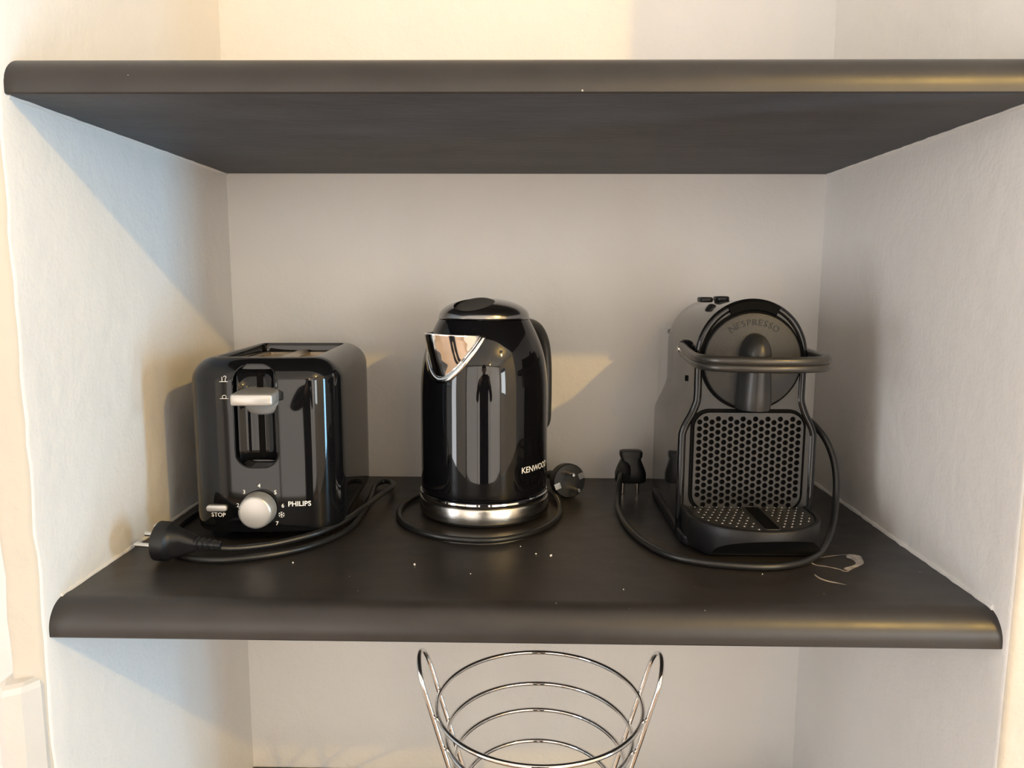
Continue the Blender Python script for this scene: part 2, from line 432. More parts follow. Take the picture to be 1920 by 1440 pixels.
for _ in range(16):
    x, y, a, l = random.uniform(-.33, .33), random.uniform(.06, .14), random.uniform(0, PI), random.uniform(.006, .018)
    strip('scratch_mark', [(x, y), (x+l*.5*math.cos(a), y+l*.5*math.sin(a)+.001), (x+l*math.cos(a), y+l*math.sin(a))], .00022, 'fain', shelf_m)

# uneven painted beads where the plaster meets the shelves
def bead(n_, x, z, y0, y1, k):
    pts = [(x, y0+(y1-y0)*i/60, z+.0006*noise.noise(Vector((x*9, i*.35, z*7)))) for i in range(61)]
    o = tube('trim_%d' % n_, pts, lambda t: k*(1+.55*noise.noise(Vector((t*34, x*5, z*3)))), 'plaster', None, 8)
    tag(o, kind='structure')
bead(2, -W2-.0006, .0004, .020, D, .0024); bead(3, W2+.0006, .0004, .016, D, .0032)
bead(4, -W2-.0006, .4196, .004, D, .0024); bead(5, W2+.0006, .4196, .004, D, .0024)

# ------------------------------------------------------------------ ceiling spot lamps
def ceiling_lamp(x, y, zb, power, label):
    t = thing('ceiling_lamp', label, 'lamp', (x, y, ZC))
    dz = zb-ZC
    lathe('canopy', [(0, 0), (.05, 0), (.05, -.012), (.012, -.02), (0, -.02)], 'wood', t, 32)
    lathe('stem', [(0, -.018), (.006, -.018), (.006, dz+.045), (0, dz+.045)], 'chrome', t, 16)
    lathe('lamp_shade', [(.012, dz+.075), (.03, dz+.07), (.042, dz+.03), (.041, dz+.03), (.028, dz+.066), (.012, dz+.07)], 'wood', t, 32)
    lathe('bulb', [(0, dz+.06), (.014, dz+.055), (.022, dz+.045), (.022, dz+.04), (.012, dz+.034), (0, dz+.032)], 'bulb', t, 24)
    l = bpy.data.lights.new('lamp_light', 'POINT'); l.energy = power; l.color = (1, .62, .14); l.shadow_soft_size = .022
    o = bpy.data.objects.new('lamp_light', l); COL.objects.link(o); o.parent = t; o.location = (0, 0, dz)
ceiling_lamp(1.22, -1.36, 1.18, 63, 'small warm ceiling lamp hanging nearer the shelf niche')
ceiling_lamp(.75, -2.9, 1.18, 10, 'small warm ceiling lamp hanging at the far side of the room')

# ------------------------------------------------------------------ toaster
T = thing('toaster', 'black glossy two-slot toaster with silver lever and dial, beside the left wall', 'toaster', (-.2770, .2735, .0003), math.radians(3.2))
THX, THY, TR = .0790, .1130, .030
def t_out(d, bulge=.0085, grow=0, n=10):
    pts = []
    hx, hy = THX-d+grow, THY-d+grow
    for x, y in rrect(hx, hy, max(TR-d, .006), n): pts.append((x, y))
    out = []
    # densify the long straight edges so that the bulge is smooth
    for i, p in enumerate(pts):
        q = pts[(i+1) % len(pts)]; k = {0: 20, 1: 14}[(i//(n+1)) % 2] if i % (n+1) == n else 1
        for j in range(k): out.append((p[0]+(q[0]-p[0])*j/k, p[1]+(q[1]-p[1])*j/k))
    res = []
    for x, y in out:
        b = bulge*(1-(x/THX)**2)
        wgt = max(0, min(1, (-y-.02)/(hy-.02)))
        wb = max(0, min(1, (y-.02)/(hy-.02)))
        res.append((x, y-b*wgt**2+.4*b*wb**2*0))
    return res
def t_front(x): return -THY-.0085*(1-(x/THX)**2)
ZT = .1965; FR = .0270
prof = [(.0050, .0125), (.0016, .0140), (.0004, .0170), (0, .0220), (0, .06), (0, .10), (0, .14)]
for i in range(1, 10):
    a = PI/2*i/9*.93; prof.append((FR*(1-math.cos(a)), ZT-FR+FR*math.sin(a)))
prof += [(FR*.97, ZT), (FR*1.03, ZT-.0006), (FR*1.06, ZT-.003), (FR*1.07, ZT-.0115), (FR*1.20, ZT-.0125), (FR*1.2, .06)]
body = loft('body', [[(x, y, z) for x, y in t_out(d)] for d, z in prof], 'gloss', T, angle=60)
# lever channel and slot cut into the front
def stadium(cx, z0, z1, hw, rt_=None, rb=None, n=8):
    rt_ = rt_ or hw; rb = rb or hw; p = []
    for i in range(n+1): a = PI*0+PI/2*i/n; p.append((cx+hw-rt_+rt_*math.cos(a), z1-rt_+rt_*math.sin(a)))
    for i in range(n+1): a = PI/2+PI/2*i/n; p.append((cx-hw+rt_+rt_*math.cos(a), z1-rt_+rt_*math.sin(a)))
    for i in range(n+1): a = PI+PI/2*i/n; p.append((cx-hw+rb+rb*math.cos(a), z0+rb+rb*math.sin(a)))
    for i in range(n+1): a = 1.5*PI+PI/2*i/n; p.append((cx+hw-rb+rb*math.cos(a), z0+rb+rb*math.sin(a)))
    return p
CH = stadium(-.0040, .0835, .1905, .0222, .016, .016)
CHY = -.1085
boolean(body, [prism(CH, -.20, CHY)], angle=40)
boolean(body, [prism(stadium(-.0015, .091, .183, .0036), -.20, CHY+.010)], angle=40)
# bright rim of the channel, following the bulged front
rim = []
def t_surf(x, z):
    yf = t_front(x)
    if z > ZT-FR: dz = z-(ZT-FR); yf += FR-math.sqrt(max(FR*FR-dz*dz, 0))
    return yf
for i, (x, z) in enumerate(CH):
    x2, z2 = CH[(i+1) % len(CH)]; k = max(1, int(math.dist((x, z), (x2, z2))/.004))
    for j in range(k):
        xx, zz = x+(x2-x)*j/k, z+(z2-z)*j/k; rim.append((xx, min(t_surf(xx, zz), CHY), zz))
tube('channel_rim', rim, .0008, 'gloss', T, 8, True)
# concave glossy liner of the channel
rings = []
for z in (.089, .10, .13, .16, .185):
    rings.append([(-.0040+.0195*s, CHY-.0002-.0065*abs(s)**3.2, z) for s in [i/10-1 for i in range(21)] if True])
ln = loft('channel_liner', rings, 'gloss', T, False, False, closed=False)
boolean(body, [], angle=40)
ln.modifiers.new('s', 'SOLIDIFY').thickness = .0004
slot = rbox('lever_slot', (.0062, .090, .0012), .003, 'black', T, (-.0015, CHY-.0007, .1370), .0004, 'y')
# lever: slab with a tapered underside
lv = thing_lv = None
rings = []
LX, LZ, LY0 = .0012, .1600, CHY+.001
for y, hw, hz, r in ((LY0, .0165, .0062, .0025), (-.116, .0180, .0062, .0025), (-.124, .0202, .0062, .0025), (-.136, .0206, .0060, .0022), (-.1485, .0206, .0058, .0022), (-.1500, .0202, .0054, .0022), (-.1506, .0194, .0046, .002)):
    rings.append([(LX+x, y, LZ+z+(y+.109)*.03) for x, z in rrect(hw, hz, r, 5)])
lever = loft('lever', rings, 'silver', T, angle=45)
rings = []
for z, hw, y1 in ((.1550, .0192, -.1340), (.1500, .0188, -.1300), (.1450, .0172, -.1265), (.1415, .0145, -.1240), (.1395, .0105, -.1220)):
    y0 = LY0
    ring = [(LX+.001+hw*math.cos(a), y0+(y1-y0)*abs(math.sin(a))**.55, z) for a in [-PI*i/16 for i in range(17)]]
    rings.append(ring)
loft('lever_support', rings, 'silver', lever, angle=45)
rbox('lever_stem', (.005, .008, .010), .002, 'matte', lever, (-.0015, CHY+.004, .150), .001, 'y')
# dial
KX, KZ = -.0040, .0400
Rk = axis_to((0, -1, 0)); ky = t_front(KX)
lathe('dial_gap', [(0, -.001), (.0192, -.001), (.0192, .0006), (0, .0006)], 'black', T, 48, (KX, ky, KZ), Rk)
dial = lathe('dial', [(0, 0), (.0185, 0), (.0185, .003), (.0178, .0105), (.0171, .0145), (.0160, .0162), (.0142, .0168), (0, .0166)], 'silver', T, 64, (KX, ky, KZ), Rk, angle=50)
rbox('pointer_mark', (.0050, .0005, .0004), .0002, 'black', dial, (KX-.0155, ky-.0163, KZ+.0040), .0001, 'y')
rbox('stop_button', (.0215, .0068, .006), .0030, 'silver', T, (-.0480, t_front(-.048)-.0008, .0402), .0012, 'y')
def tfn(cx, cz):
    return lambda x, y, z: Vector((cx+x, t_front(cx+x)-.0003-z, cz+y))
text('lettering', 'STOP', .0064, tfn(-.0472, .0325), 'white', T, .00008)
text('lettering', 'PHILIPS', .0074, tfn(.0375, .0440), 'white', T, .00014, spacing=1.0)
for s_, ang, rr in (('1', 232, .0220), ('2', 172, .0232), ('3', 132, .0236), ('4', 90, .0242), ('5', 46, .0236), ('6', 6, .0236), ('7', -44, .0236)):
    text('lettering', s_, .0058, tfn(KX+.001+rr*math.cos(math.radians(ang)), KZ+rr*math.sin(math.radians(ang))), 'white', T, .0001)
# frost symbol
sx_, sz_ = KX+.0228, KZ-.0070
fl = []
for k in range(3):
    a = PI/6+k*PI/3; dx, dz = math.cos(a), math.sin(a)
    for q0, q1, ww in ((-.0030, .0030, .00022),):
        pts = [(sx_+dx*q0-dz*ww, sz_+dz*q0+dx*ww), (sx_+dx*q1-dz*ww, sz_+dz*q1+dx*ww), (sx_+dx*q1+dz*ww, sz_+dz*q1-dx*ww), (sx_+dx*q0+dz*ww, sz_+dz*q0-dx*ww)]
        fl.append(prism(pts, t_front(sx_)-.0004, t_front(sx_)-.0002))
    for e in (-1, 1):
        for b in (-1, 1):
            cx, cz = sx_+dx*e*.0021, sz_+dz*e*.0021; a2 = a+b*PI/4*(1)
            ex, ez = cx+e*.0014*math.cos(a2), cz+e*.0014*math.sin(a2); nx, nz = -math.sin(a2)*.0002, math.cos(a2)*.0002
            fl.append(prism([(cx+nx, cz+nz), (ex+nx, ez+nz), (ex-nx, ez-nz), (cx-nx, cz-nz)], t_front(sx_)-.0004, t_front(sx_)-.0002))
v, f = join(fl); link('frost_symbol', fromdata('frost', v, f), 'white', T, False)
# bread symbols beside the channel
def sym(name, lines):
    bits = []
    for pts in lines:
        for (a, b), (c, d) in zip(pts, pts[1:]):
            L = math.dist((a, b), (c, d)); nx, nz = -(d-b)/L*.00028, (c-a)/L*.00028
            y = min(t_front(a), t_front(c))-.0003
            if max(b, d) > ZT-FR: y = min(t_surf(a, b), t_surf(c, d))-.0003
            bits.append(prism([(a+nx, b+nz), (c+nx, d+nz), (c-nx, d-nz), (a-nx, b-nz)], y, y+.0002))
    v, f = join(bits); return link(name, fromdata(name, v, f), 'white', T, False)
bx, bz = -.0350, .1735
sym('bread_up_symbol', [[(bx-.0042, bz), (bx+.0042, bz)], [(bx-.0016, bz), (bx-.0016, bz+.0035), (bx-.0022, bz+.0046)], [(bx+.0018, bz), (bx+.0018, bz+.0030), (bx+.0026, bz+.0042), (bx+.0018, bz+.0055), (bx+.0004, bz+.0055), (bx-.0003, bz+.0046)]])
bz = .1560
sym('bread_down_symbol', [[(bx-.0042, bz), (bx+.0042, bz)], [(bx-.0012, bz), (bx-.0020, bz+.0012), (bx-.0018, bz+.0026), (bx-.0006, bz+.0034), (bx+.0008, bz+.0034), (bx+.0019, bz+.0026), (bx+.0020, bz+.0012), (bx+.0012, bz)]])
# steel top with two bread slots and divider
op = rrect(THX-FR*1.10, THY-FR*1.10, .006, 5)
pl = link('slot_plate', fromdata('slot_plate', *prism(op, ZT-.0135, ZT-.0110, 'xy')), 'inner', T, False)
boolean(pl, [prism(rrect(.0165, .074, .003, 3, cx), ZT-.05, ZT+.02, 'xy') for cx in (-.0245, .0245)])
for cx in (-.0245, .0245):
    ch = [prism([(cx-.0170, -.0745), (cx-.0165, -.0745), (cx-.0165, .0745), (cx-.0170, .0745)], .10, ZT-.0135, 'xy'), prism([(cx+.0165, -.0745), (cx+.0170, -.0745), (cx+.0170, .0745), (cx+.0165, .0745)], .10, ZT-.0135, 'xy'),
          prism([(cx-.0170, .0740), (cx+.0170, .0740), (cx+.0170, .0745), (cx-.0170, .0745)], .10, ZT-.0135, 'xy'), prism([(cx-.0170, -.0745), (cx+.0170, -.0745), (cx+.0170, -.0740), (cx-.0170, -.0740)], .10, ZT-.0135, 'xy')]
    v, f = join(ch); link('slot_lining', fromdata('slot_lining', v, f), 'inner', T, False)
    rbox('end_notch', (.012, .014, .0012), .001, 'black', T, (cx+.003, .0732, ZT-.024), .0002, 'y')
rings = []
for y in (-.080, -.078, .076, .079):
    h = .0032 if abs(y) < .0785 else .0005
    rings.append([(-.0070, y, ZT-.0112), (-.0045, y, ZT-.0112+h), (.0045, y, ZT-.0112+h), (.0070, y, ZT-.0112)])
loft('slot_divider', rings, 'inner', T)
for sx in (-1, 1):
    for sy in (-1, 1): lathe('foot', [(0, 0), (.009, 0), (.010, .002), (.010, .0135), (0, .0135)], 'rubber', T, 20, (sx*.055, sy*.085, 0))

def world_children(t):
    """parts modelled in world coordinates under thing t"""
    inv = (Matrix.Translation(t.location) @ Matrix.Rotation(t.rotation_euler[2], 4, 'Z')).inverted()
    return inv
def cord(name, t, pts, rad=.0034, sub=8, material='cord'):
    inv = world_children(t)
    return tube(name, [inv @ p for p in catmull(pts, sub)], rad, material, t, 12)
def plug(t, loc, d, upv, s=1.0, earth=True):
    """moulded two-pin plug: face looks along d, flat grip and ribbed strain relief behind"""
    inv = world_children(t)
    d = Vector(d).normalized(); u = Vector(upv); u = (u-d*u.dot(d)).normalized(); sd = u.cross(d)
    R = Matrix((sd, u, d)).transposed().to_4x4(); R.translation = Vector(loc); R = inv @ R
    rings = []
    for z, hx, hy, r in ((0, .0185, .0185, .0185), (-.001, .0195, .0195, .0195), (-.010, .0195, .0195, .0195), (-.013, .0190, .0190, .019), (-.0145, .0170, .0170, .017), (-.018, .0120, .0155, .010), (-.026, .0090, .0130, .007), (-.033, .0080, .0095, .006), (-.038, .0070, .0075, .005)):
        rings.append([R @ Vector((x*s, y*s, z*s)) for x, y in rrect(hx, hy, r, 9)])
    pg = loft('plug', rings, 'rubber', t, angle=40)
    tag(pg, 'black moulded two-pin plug')
    for e in (-1, 1):
        lathe('pin', [(0, -.002), (.0024*s, -.002), (.0024*s, .0175*s), (.0015*s, .019*s), (0, .019*s)], 'pin', pg, 16, R @ Vector((e*.0095*s, 0, 0)), R.to_3x3())
    if earth:
        for e in (-1, 1):
            rings = [[R @ Vector((x*s, (e*.0155+y)*s, z*s)) for x, y in rrect(.0034, .0036, .0006, 2)] for z in (-.004, .0006)]
            loft('earth_contact', rings, 'pin', pg, angle=30)
    for k in range(5):
        z0 = -.037-.0052*k; rr = .0068-.0006*k
        rings = [[R @ Vector((x*s, y*s, z*s)) for x, y in rrect(q, q*.95, q*.6, 4)] for z, q in ((z0, rr*.85), (z0-.0008, rr), (z0-.0036, rr*.98), (z0-.0044, rr*.8), (z0-.0056, rr*.8))]
        loft('strain_relief', rings, 'rubber', pg, angle=40)
    return pg
plug(T, (-.3590, .1050, .0212), (-1, .02, .07), (0, -.25, 1))
cord('power_cord', T, [(-.3300, .1040, .0170), (-.3050, .1040, .0150), (-.2850, .1115, .0115), (-.2600, .1250, .0100), (-.2400, .1380, .0105), (-.2150, .1580, .0125), (-.1960, .1900, .0150), (-.1830, .2350, .0170), (-.1740, .2900, .0160), (-.1690, .3350, .0120), (-.1730, .3680, .0090), (-.1850, .3830, .0080), (-.1960, .3720, .0060), (-.1935, .3350, .0050), (-.1905, .2900, .0045), (-.1890, .2350, .0040), (-.1925, .1950, .0040), (-.2060, .1600, .0040), (-.2300, .1290, .0040), (-.2650, .1080, .0040), (-.3000, .0985, .0040), (-.3350, .1080, .0040), (-.3620, .1400, .0040), (-.3810, .1850, .0040), (-.3850, .2350, .0040), (-.3800, .3000, .0050), (-.3700, .3700, .0090), (-.3300, .4120, .0180), (-.2950, .4080, .0260), (-.2860, .3880, .0280)], .0034)

# ------------------------------------------------------------------ kettle
KC = Vector((-.0460, .2840, .0003)); AZ = math.radians(-38)
K = thing('kettle', 'black glossy dome kettle with chrome spout and steel base, between toaster and coffee machine', 'kettle', KC)
base = lathe('power_base', [(0, .001), (.068, .001), (.0700, .0035), (.0745, .0040), (.0772, .0046), (.0780, .0058), (.0780, .0205), (.0773, .0222), (.0755, .0232), (0, .0236)], 'steel', K, 128)
lathe('base_foot', [(0, 0), (.071, 0), (.0735, .0020), (.0735, .0048), (0, .0048)], 'rubber', base, 96)
lathe('base_collar', [(.060, .0232), (.0735, .0236), (.0765, .0246), (.0775, .0268), (.0772, .0288), (.0758, .0300), (.060, .0302)], 'chrome', K, 128)
def kr(z):
    if z < .145: return .0757-.0012*(z/.145)**2*.2
    pts = [(.145, .0755), (.160, .0750), (.174, .0738), (.187, .0716), (.199, .0683), (.210, .0642), (.220, .0597), (.228, .0556), (.2325, .0530)]
    for (a, b), (c, d) in zip(pts, pts[1:]):
        if z <= c:
            return b+(d-b)*(z-a)/(c-a)
    return pts[-1][1]
prof = [(0, .0300), (.0735, .0300), (.0750, .0312), (.0756, .0330)]+[(kr(z), z) for z in (.04, .08, .12, .145)]
NP = catmull([(kr(z), 0, z) for z in (.145, .160, .174, .187, .199, .210, .220, .228, .2325)], 5)
prof += [(p.x, p.z) for p in NP[1:]]+[(.0515, .2335), (0, .2335)]
lathe('body', prof, 'enamel', K, 160, angle=40)
lid = lathe('lid', [(.0, .2300), (.0510, .2325), (.0536, .2328), (.0540, .2336), (.0532, .2345)]+[(.0530*math.cos(a), .2345+.0218*math.sin(a)**.92) for a in [PI/2*i/18 for i in range(1, 18)]]+[(0, .2563)], 'darkchrome', K, 128, angle=60)
# lid button: flat tilted round pad let into the dome towards the spout
bd = Vector((math.sin(math.radians(-22)), -math.cos(math.radians(-22)), 0))
bn_ = (bd*.42+Vector((0, 0, 1))).normalized()
bc = bd*.0255+Vector((0, 0, .2478))
Rb = axis_to(bn_)
cy_ = [[Rb @ Vector((.0238*math.cos(2*PI*i/64), .0238*math.sin(2*PI*i/64), z))+bc for i in range(64)] for z in (0, .03)]
boolean(lid, [([p for r_ in cy_ for p in r_], [tuple(range(64)), tuple(range(64, 128))]+[(i, (i+1) % 64, 64+(i+1) % 64, 64+i) for i in range(64)])], angle=30)
lathe('lid_button', [(0, -.003), (.0228, -.003), (.0230, .0004), (.0224, .0008), (.0216, .0007), (0, .0004)], 'grip', lid, 64, bc, Rb, angle=30)
# spout
sd_ = lambda a: Vector((math.sin(AZ+a), -math.cos(AZ+a), 0))
ZB, ZTP = .1700, .2175
def spout_pt(s, t, off=0):
    """s across (-1..1), t up (0..1)"""
    z = ZB+(ZTP-ZB)*t
    A = math.radians(36)*(t**.72)+.035
    b = .0285*(t**1.15)*(max(0, 1-abs(s)**1.35))**1.05
    p = sd_(s*A)*(kr(z)+.0006+off+b)
    return p+Vector((0, 0, z+.0040*t*(1-abs(s))-.0015*t*(1-abs(s)**2)))
NS, NT = 40, 24
rings = [[spout_pt(-1+2*i/NS, t/NT) for i in range(NS+1)] for t in range(NT+1)]
sp = loft('spout', rings, 'chrome', K, False, False, closed=False, angle=70)
sp.modifiers.new('s', 'SOLIDIFY').thickness = .0009
# flat flange around the spout
def flange_pt(q, wd):
    # q -1..1 along the V from left top to bottom to right top
    t = abs(q)**1.25; s = 1 if q > 0 else -1
    z = ZB+(ZTP-ZB)*t; A = math.radians(36)*(t**.72)+.035
    k = 1-abs(q)
    zz = z-wd*(.35+.75*k**2); AA = A+wd/.075*(.95 if abs(q) > .1 else .95*abs(q)/.1)
    if wd == 0: AA = A*1.0 if abs(q) > .02 else 0
    return sd_(s*AA)*(kr(zz)+.0008)+Vector((0, 0, zz))
qs = [-1+2*i/60 for i in range(61)]
rings = [[flange_pt(q, wd) for q in qs] for wd in (.0, .0035, .0065)]
fl_ = loft('spout_flange', rings, 'chrome', sp, False, False, closed=False, angle=70)
fl_.modifiers.new('s', 'SOLIDIFY').thickness = .0006
# handle: broad strap on the far side
hd = sd_(PI)
hp = catmull([hd*r+Vector((0, 0, z)) for r, z in ((.058, .2225), (.075, .2240), (.094, .2170), (.1070, .2000), (.1125, .1760), (.1140, .1450), (.1135, .1100), (.1120, .0960), (.1050, .0900), (.0930, .0900), (.0745, .0940))], 6)
hs = Vector((hd.y, -hd.x, 0)); rings = []
for i, p in enumerate(hp):
    a, c = hp[max(i-1, 0)], hp[min(i+1, len(hp)-1)]; tt = (c-a).normalized(); nn = tt.cross(hs)
    rings.append([p+hs*x+nn*y for x, y in rrect(.0150, .0062, .0058, 5)])
loft('handle', rings, 'grip', K, angle=50)
def kfn(az, cz, r=None):
    return lambda x, y, z: Vector(((kr(cz)+.0003+z)*math.sin(az+x/.0757), -(kr(cz)+.0003+z)*math.cos(az+x/.0757), cz+y))
LAZ = math.radians(56.0)
text('lettering', 'KENWOOD', .0098, kfn(LAZ, .0640), 'white', K, .00012, spacing=.96)
text('embossed_lettering', 'kMix', .0165, kfn(LAZ-.06, .0490), 'gloss', K, .0002, extrude=.0004)
cord('power_cord', K, [(-.030, .365, .010), (-.070, .372, .006), (-.110, .352, .0045), (-.1400, .315, .004), (-.1470, .268, .004), (-.1360, .222, .004), (-.1100, .188, .004), (-.0740, .168, .004), (-.0320, .164, .004), (.0050, .184, .004), (.0330, .222, .004), (.0455, .270, .004), (.0440, .315, .006), (.0310, .350, .009), (.0170, .366, .015), (.0180, .385, .0195), (.0270, .388, .0195)], .0034)
plug(K, (.0605, .3380, .0226), (.30, -.80, .10), (.80, .2, .28), 1.13)

# ------------------------------------------------------------------ coffee machine
NX, NY = .2415, .1950
N = thing('coffee_machine', 'dark grey capsule coffee machine with perforated front and drip tray, beside the right wall', 'coffee machine', (NX, NY, 0))
HD, HW, ZD = .0550, .0700, .1990
def nsec(inset=0, n=28):
    """front outline: dome on narrow neck, flaring to a wider foot"""
    hd_, hw_ = HD-inset, HW-inset; pts = []
    pts += [(hw_, .004), (hw_, .06), (hw_, .108), (hw_-.0008, .117), (hw_-.0040, .1255), (hw_-.0090, .1350), (hd_+.0020, .1450), (hd_, .1540), (hd_, .175)]
    for i in range(n+1):
        a = PI*i/n; pts.append((hd_*math.cos(a), ZD+(hd_+.0015)*math.sin(a)))
    pts += [(-x, z) for x, z in reversed(pts[:9])]
    return pts
def ringy(y, inset): return [(x, y, z) for x, z in nsec(inset)]
shell = loft('body_shell', [ringy(.180, .004), ringy(.178, .001), ringy(.172, 0), ringy(.012, 0), ringy(.0, .0005)], 'side', N, angle=35)
front = loft('front_panel', [ringy(.004, .003), ringy(-.0035, .003), ringy(-.0042, .0036)], 'grey', N, angle=35)
outline = nsec(.0005)
tube('front_frame', [(x, -.0035, z) for x, z in [p for p in catmull([(x, 0, z) for x, z in outline], 3)] ] if False else [Vector((p.x, -.0012, p.z)) for p in catmull([(x, 0, z) for x, z in outline], 3)], .0046, 'gloss', N, 14)
# base of the machine
rbox('base', (.146, .200, .012), .012, 'matte', N, (0, .064, .0062), .003, 'z')
# head disc and its dark gap
DZ, DR, DXc = .1945, .0505, -.0005
Rf = axis_to((0, -1, 0))
lathe('disc_gap', [(0, 0), (.0535, 0), (.0535, .0012), (0, .0012)], 'black', N, 80, (DXc, -.0040, DZ), Rf)
disc = lathe('brew_head', [(0, 0), (DR, 0), (DR, .0050), (DR-.0006, .0060), (DR-.002, .0066), (0, .0066)], 'disc', N, 96, (DXc, -.0045, DZ), Rf, angle=30)
dy = -.0045-.0066
def arc_text(body, R0, size):
    # letters follow an arc above the disc centre
    wd = [.78, .62, .58, .62, .66, .62, .58, .58, .80]; tot = sum(wd); a = 0; out = []
    for ch_, w_ in zip(body, wd):
        ang = PI/2+(tot/2-a-w_/2)*size/R0*1.02; a += w_
        me = textmesh(ch_, size*(1.22 if a < .8 else 1.0), .00002, .00035)
        for v_ in me.vertices:
            x, y, z = v_.co; rr = R0+y; th = ang-PI/2
            v_.co = Vector((DXc+rr*math.cos(ang)+x*math.sin(ang), dy-.0001-z, DZ+rr*math.sin(ang)-x*math.cos(ang)))
        out.append(me)
    bm = bmesh.new()
    for me in out: bm.from_mesh(me)
    me = bpy.data.meshes.new('lettering'); bm.to_mesh(me); bm.free(); return me
link('embossed_lettering', arc_text('NESPRESSO', .0405, .0092), 'matte', disc, False)
# coffee outlet: bullet-shaped cover widening downwards
rings = []
SZ0, SZ1 = .1450, .2240
for i in range(22):
    if i < 9: z = SZ0+(SZ1-.026-SZ0)*i/8; hw = .0182-.0026*i/8; pr = .0270
    else:
        k = PI/2*(i-8)/13; z = SZ1-.026+.026*math.sin(k); ck = max(math.cos(k), 0); hw = .0156*ck**.9+.0003; pr = .0270*ck**.7+.0006
    if i == 0: hw, pr = .0170, .0262
    rings.append([(DXc+.001+hw*math.cos(a), dy+.001-pr*max(math.sin(a), 0)**.75, z) for a in [PI*j/24 for j in range(25)]])
loft('coffee_outlet', rings, 'grey', N, angle=60)
# thumb recess of the lid at the top of the arch
rings = []
for y, k in ((.004, 0), (-.0062, 0), (-.0078, .001)):
    ring = []
    for i in range(13):
        a = math.radians(62+56*i/12); ring.append(((HD+.0035-k)*math.cos(a), y, ZD+(HD+.0038-k)*math.sin(a)))
    for i in range(13):
        a = math.radians(118-56*i/12); ring.append(((HD-.0068+k)*math.cos(a), y, ZD+(HD-.0068+k)*math.sin(a)))
    rings.append(ring)
loft('lid_notch', rings, 'black', N, angle=15)
# lever: doubled bar swinging round the head
def lever_path(z, grow=0):
    c = [(-.0600, .060), (-.0620, .035), (-.0640-grow, .005), (-.0645-grow, -.028), (-.0610-grow*.7, -.050), (-.0490-grow*.5, -.0640-grow*.5), (-.0270, -.0720-grow), (0, -.0750-grow), (.0270, -.0720-grow), (.0490+grow*.5, -.0640-grow*.5), (.0610+grow*.7, -.050), (.0645+grow, -.028), (.0640+grow, .005), (.0620, .035), (.0600, .060)]
    return [(x, y, z+.004*max(0, (y+.02)/.08)) for x, y in c]
lev = tube('lever', catmull(lever_path(.2005), 7), .0046, 'bronze', N, 14)
tube('lever_lower_bar', catmull(lever_path(.1935, -.0005), 7), .0042, 'bronze', lev, 14)
for s in (-1, 1):
    Rx = axis_to((s, 0, 0))
    lathe('lever_pivot', [(0, -.008), (.0105, -.008), (.0105, .0030), (.0085, .0060), (.0050, .0065), (.0050, .0075), (0, .0075)], 'matte', lev, 28, (s*.0560, .060, .2010), Rx, angle=30)
    lathe('pivot_screw', [(0, 0), (.0042, 0), (.0036, .0016), (0, .002)], 'pin', lev, 20, (s*.0635, .060, .2010), Rx, angle=30)
    for yy, zz, hh in ((.045, .168, .0065), (.0, .1665, .0085)):
        rbox('side_notch', (.0050, hh, .003), .0012, 'black', N, (s*(HD+.0002), yy+.008, zz), .0004, 'x')
for bxx in (-.0095, .0095):
    rbox('cup_button', (.0155, .0240, .0060), .006, 'matte', N, (bxx-.016, .105, ZD+HD+.0030-abs(bxx-.012)*.06), .002, 'z')
# perforated plate
GX0, GX1, GZ0, GZ1 = -.0585, .0580, .0330, .1395
gcx, gcz, ghx, ghz = (GX0+GX1)/2, (GZ0+GZ1)/2, (GX1-GX0)/2, (GZ1-GZ0)/2
tube('plate_gasket', [(gcx+x, -.0045, gcz+z) for x, z in rrect(ghx+.001, ghz+.001, .0170, 8)], .0021, 'black', N, 8, True)
link('plate_backing', fromdata('pb', *prism([(gcx+x, gcz+z) for x, z in rrect(ghx-.001, ghz-.001, .0155, 8)], -.0044, -.0040)), 'black', N, False)
plate = link('perforated_plate', fromdata('pp', *prism([(gcx+x, gcz+z) for x, z in rrect(ghx-.0006, ghz-.0006, .0160, 8)], -.0078, -.0050)), 'grey', N, False)
holes = []
CP, RP, HR = .00655, .00725, .00285
for c in range(-8, 9):
    for r_ in range(-8, 9):
        hx, hz = gcx+c*CP, gcz-.001+r_*RP+(RP/2 if c % 2 else 0)
        ax, az = abs(hx-gcx), abs(hz-gcz)
        if ax > ghx-.0042 or az > ghz-.0042: continue
        ix, iz = ax-(ghx-.016), az-(ghz-.016)
        if ix > 0 and iz > 0 and math.hypot(ix, iz) > .0120: continue
        holes.append(prism([(hx+HR*math.cos(2*PI*k/14), hz+HR*math.sin(2*PI*k/14)) for k in range(14)], -.012, -.002))
boolean(plate, [join(holes)], angle=30)
for p in plate.data.polygons: p.use_smooth = False
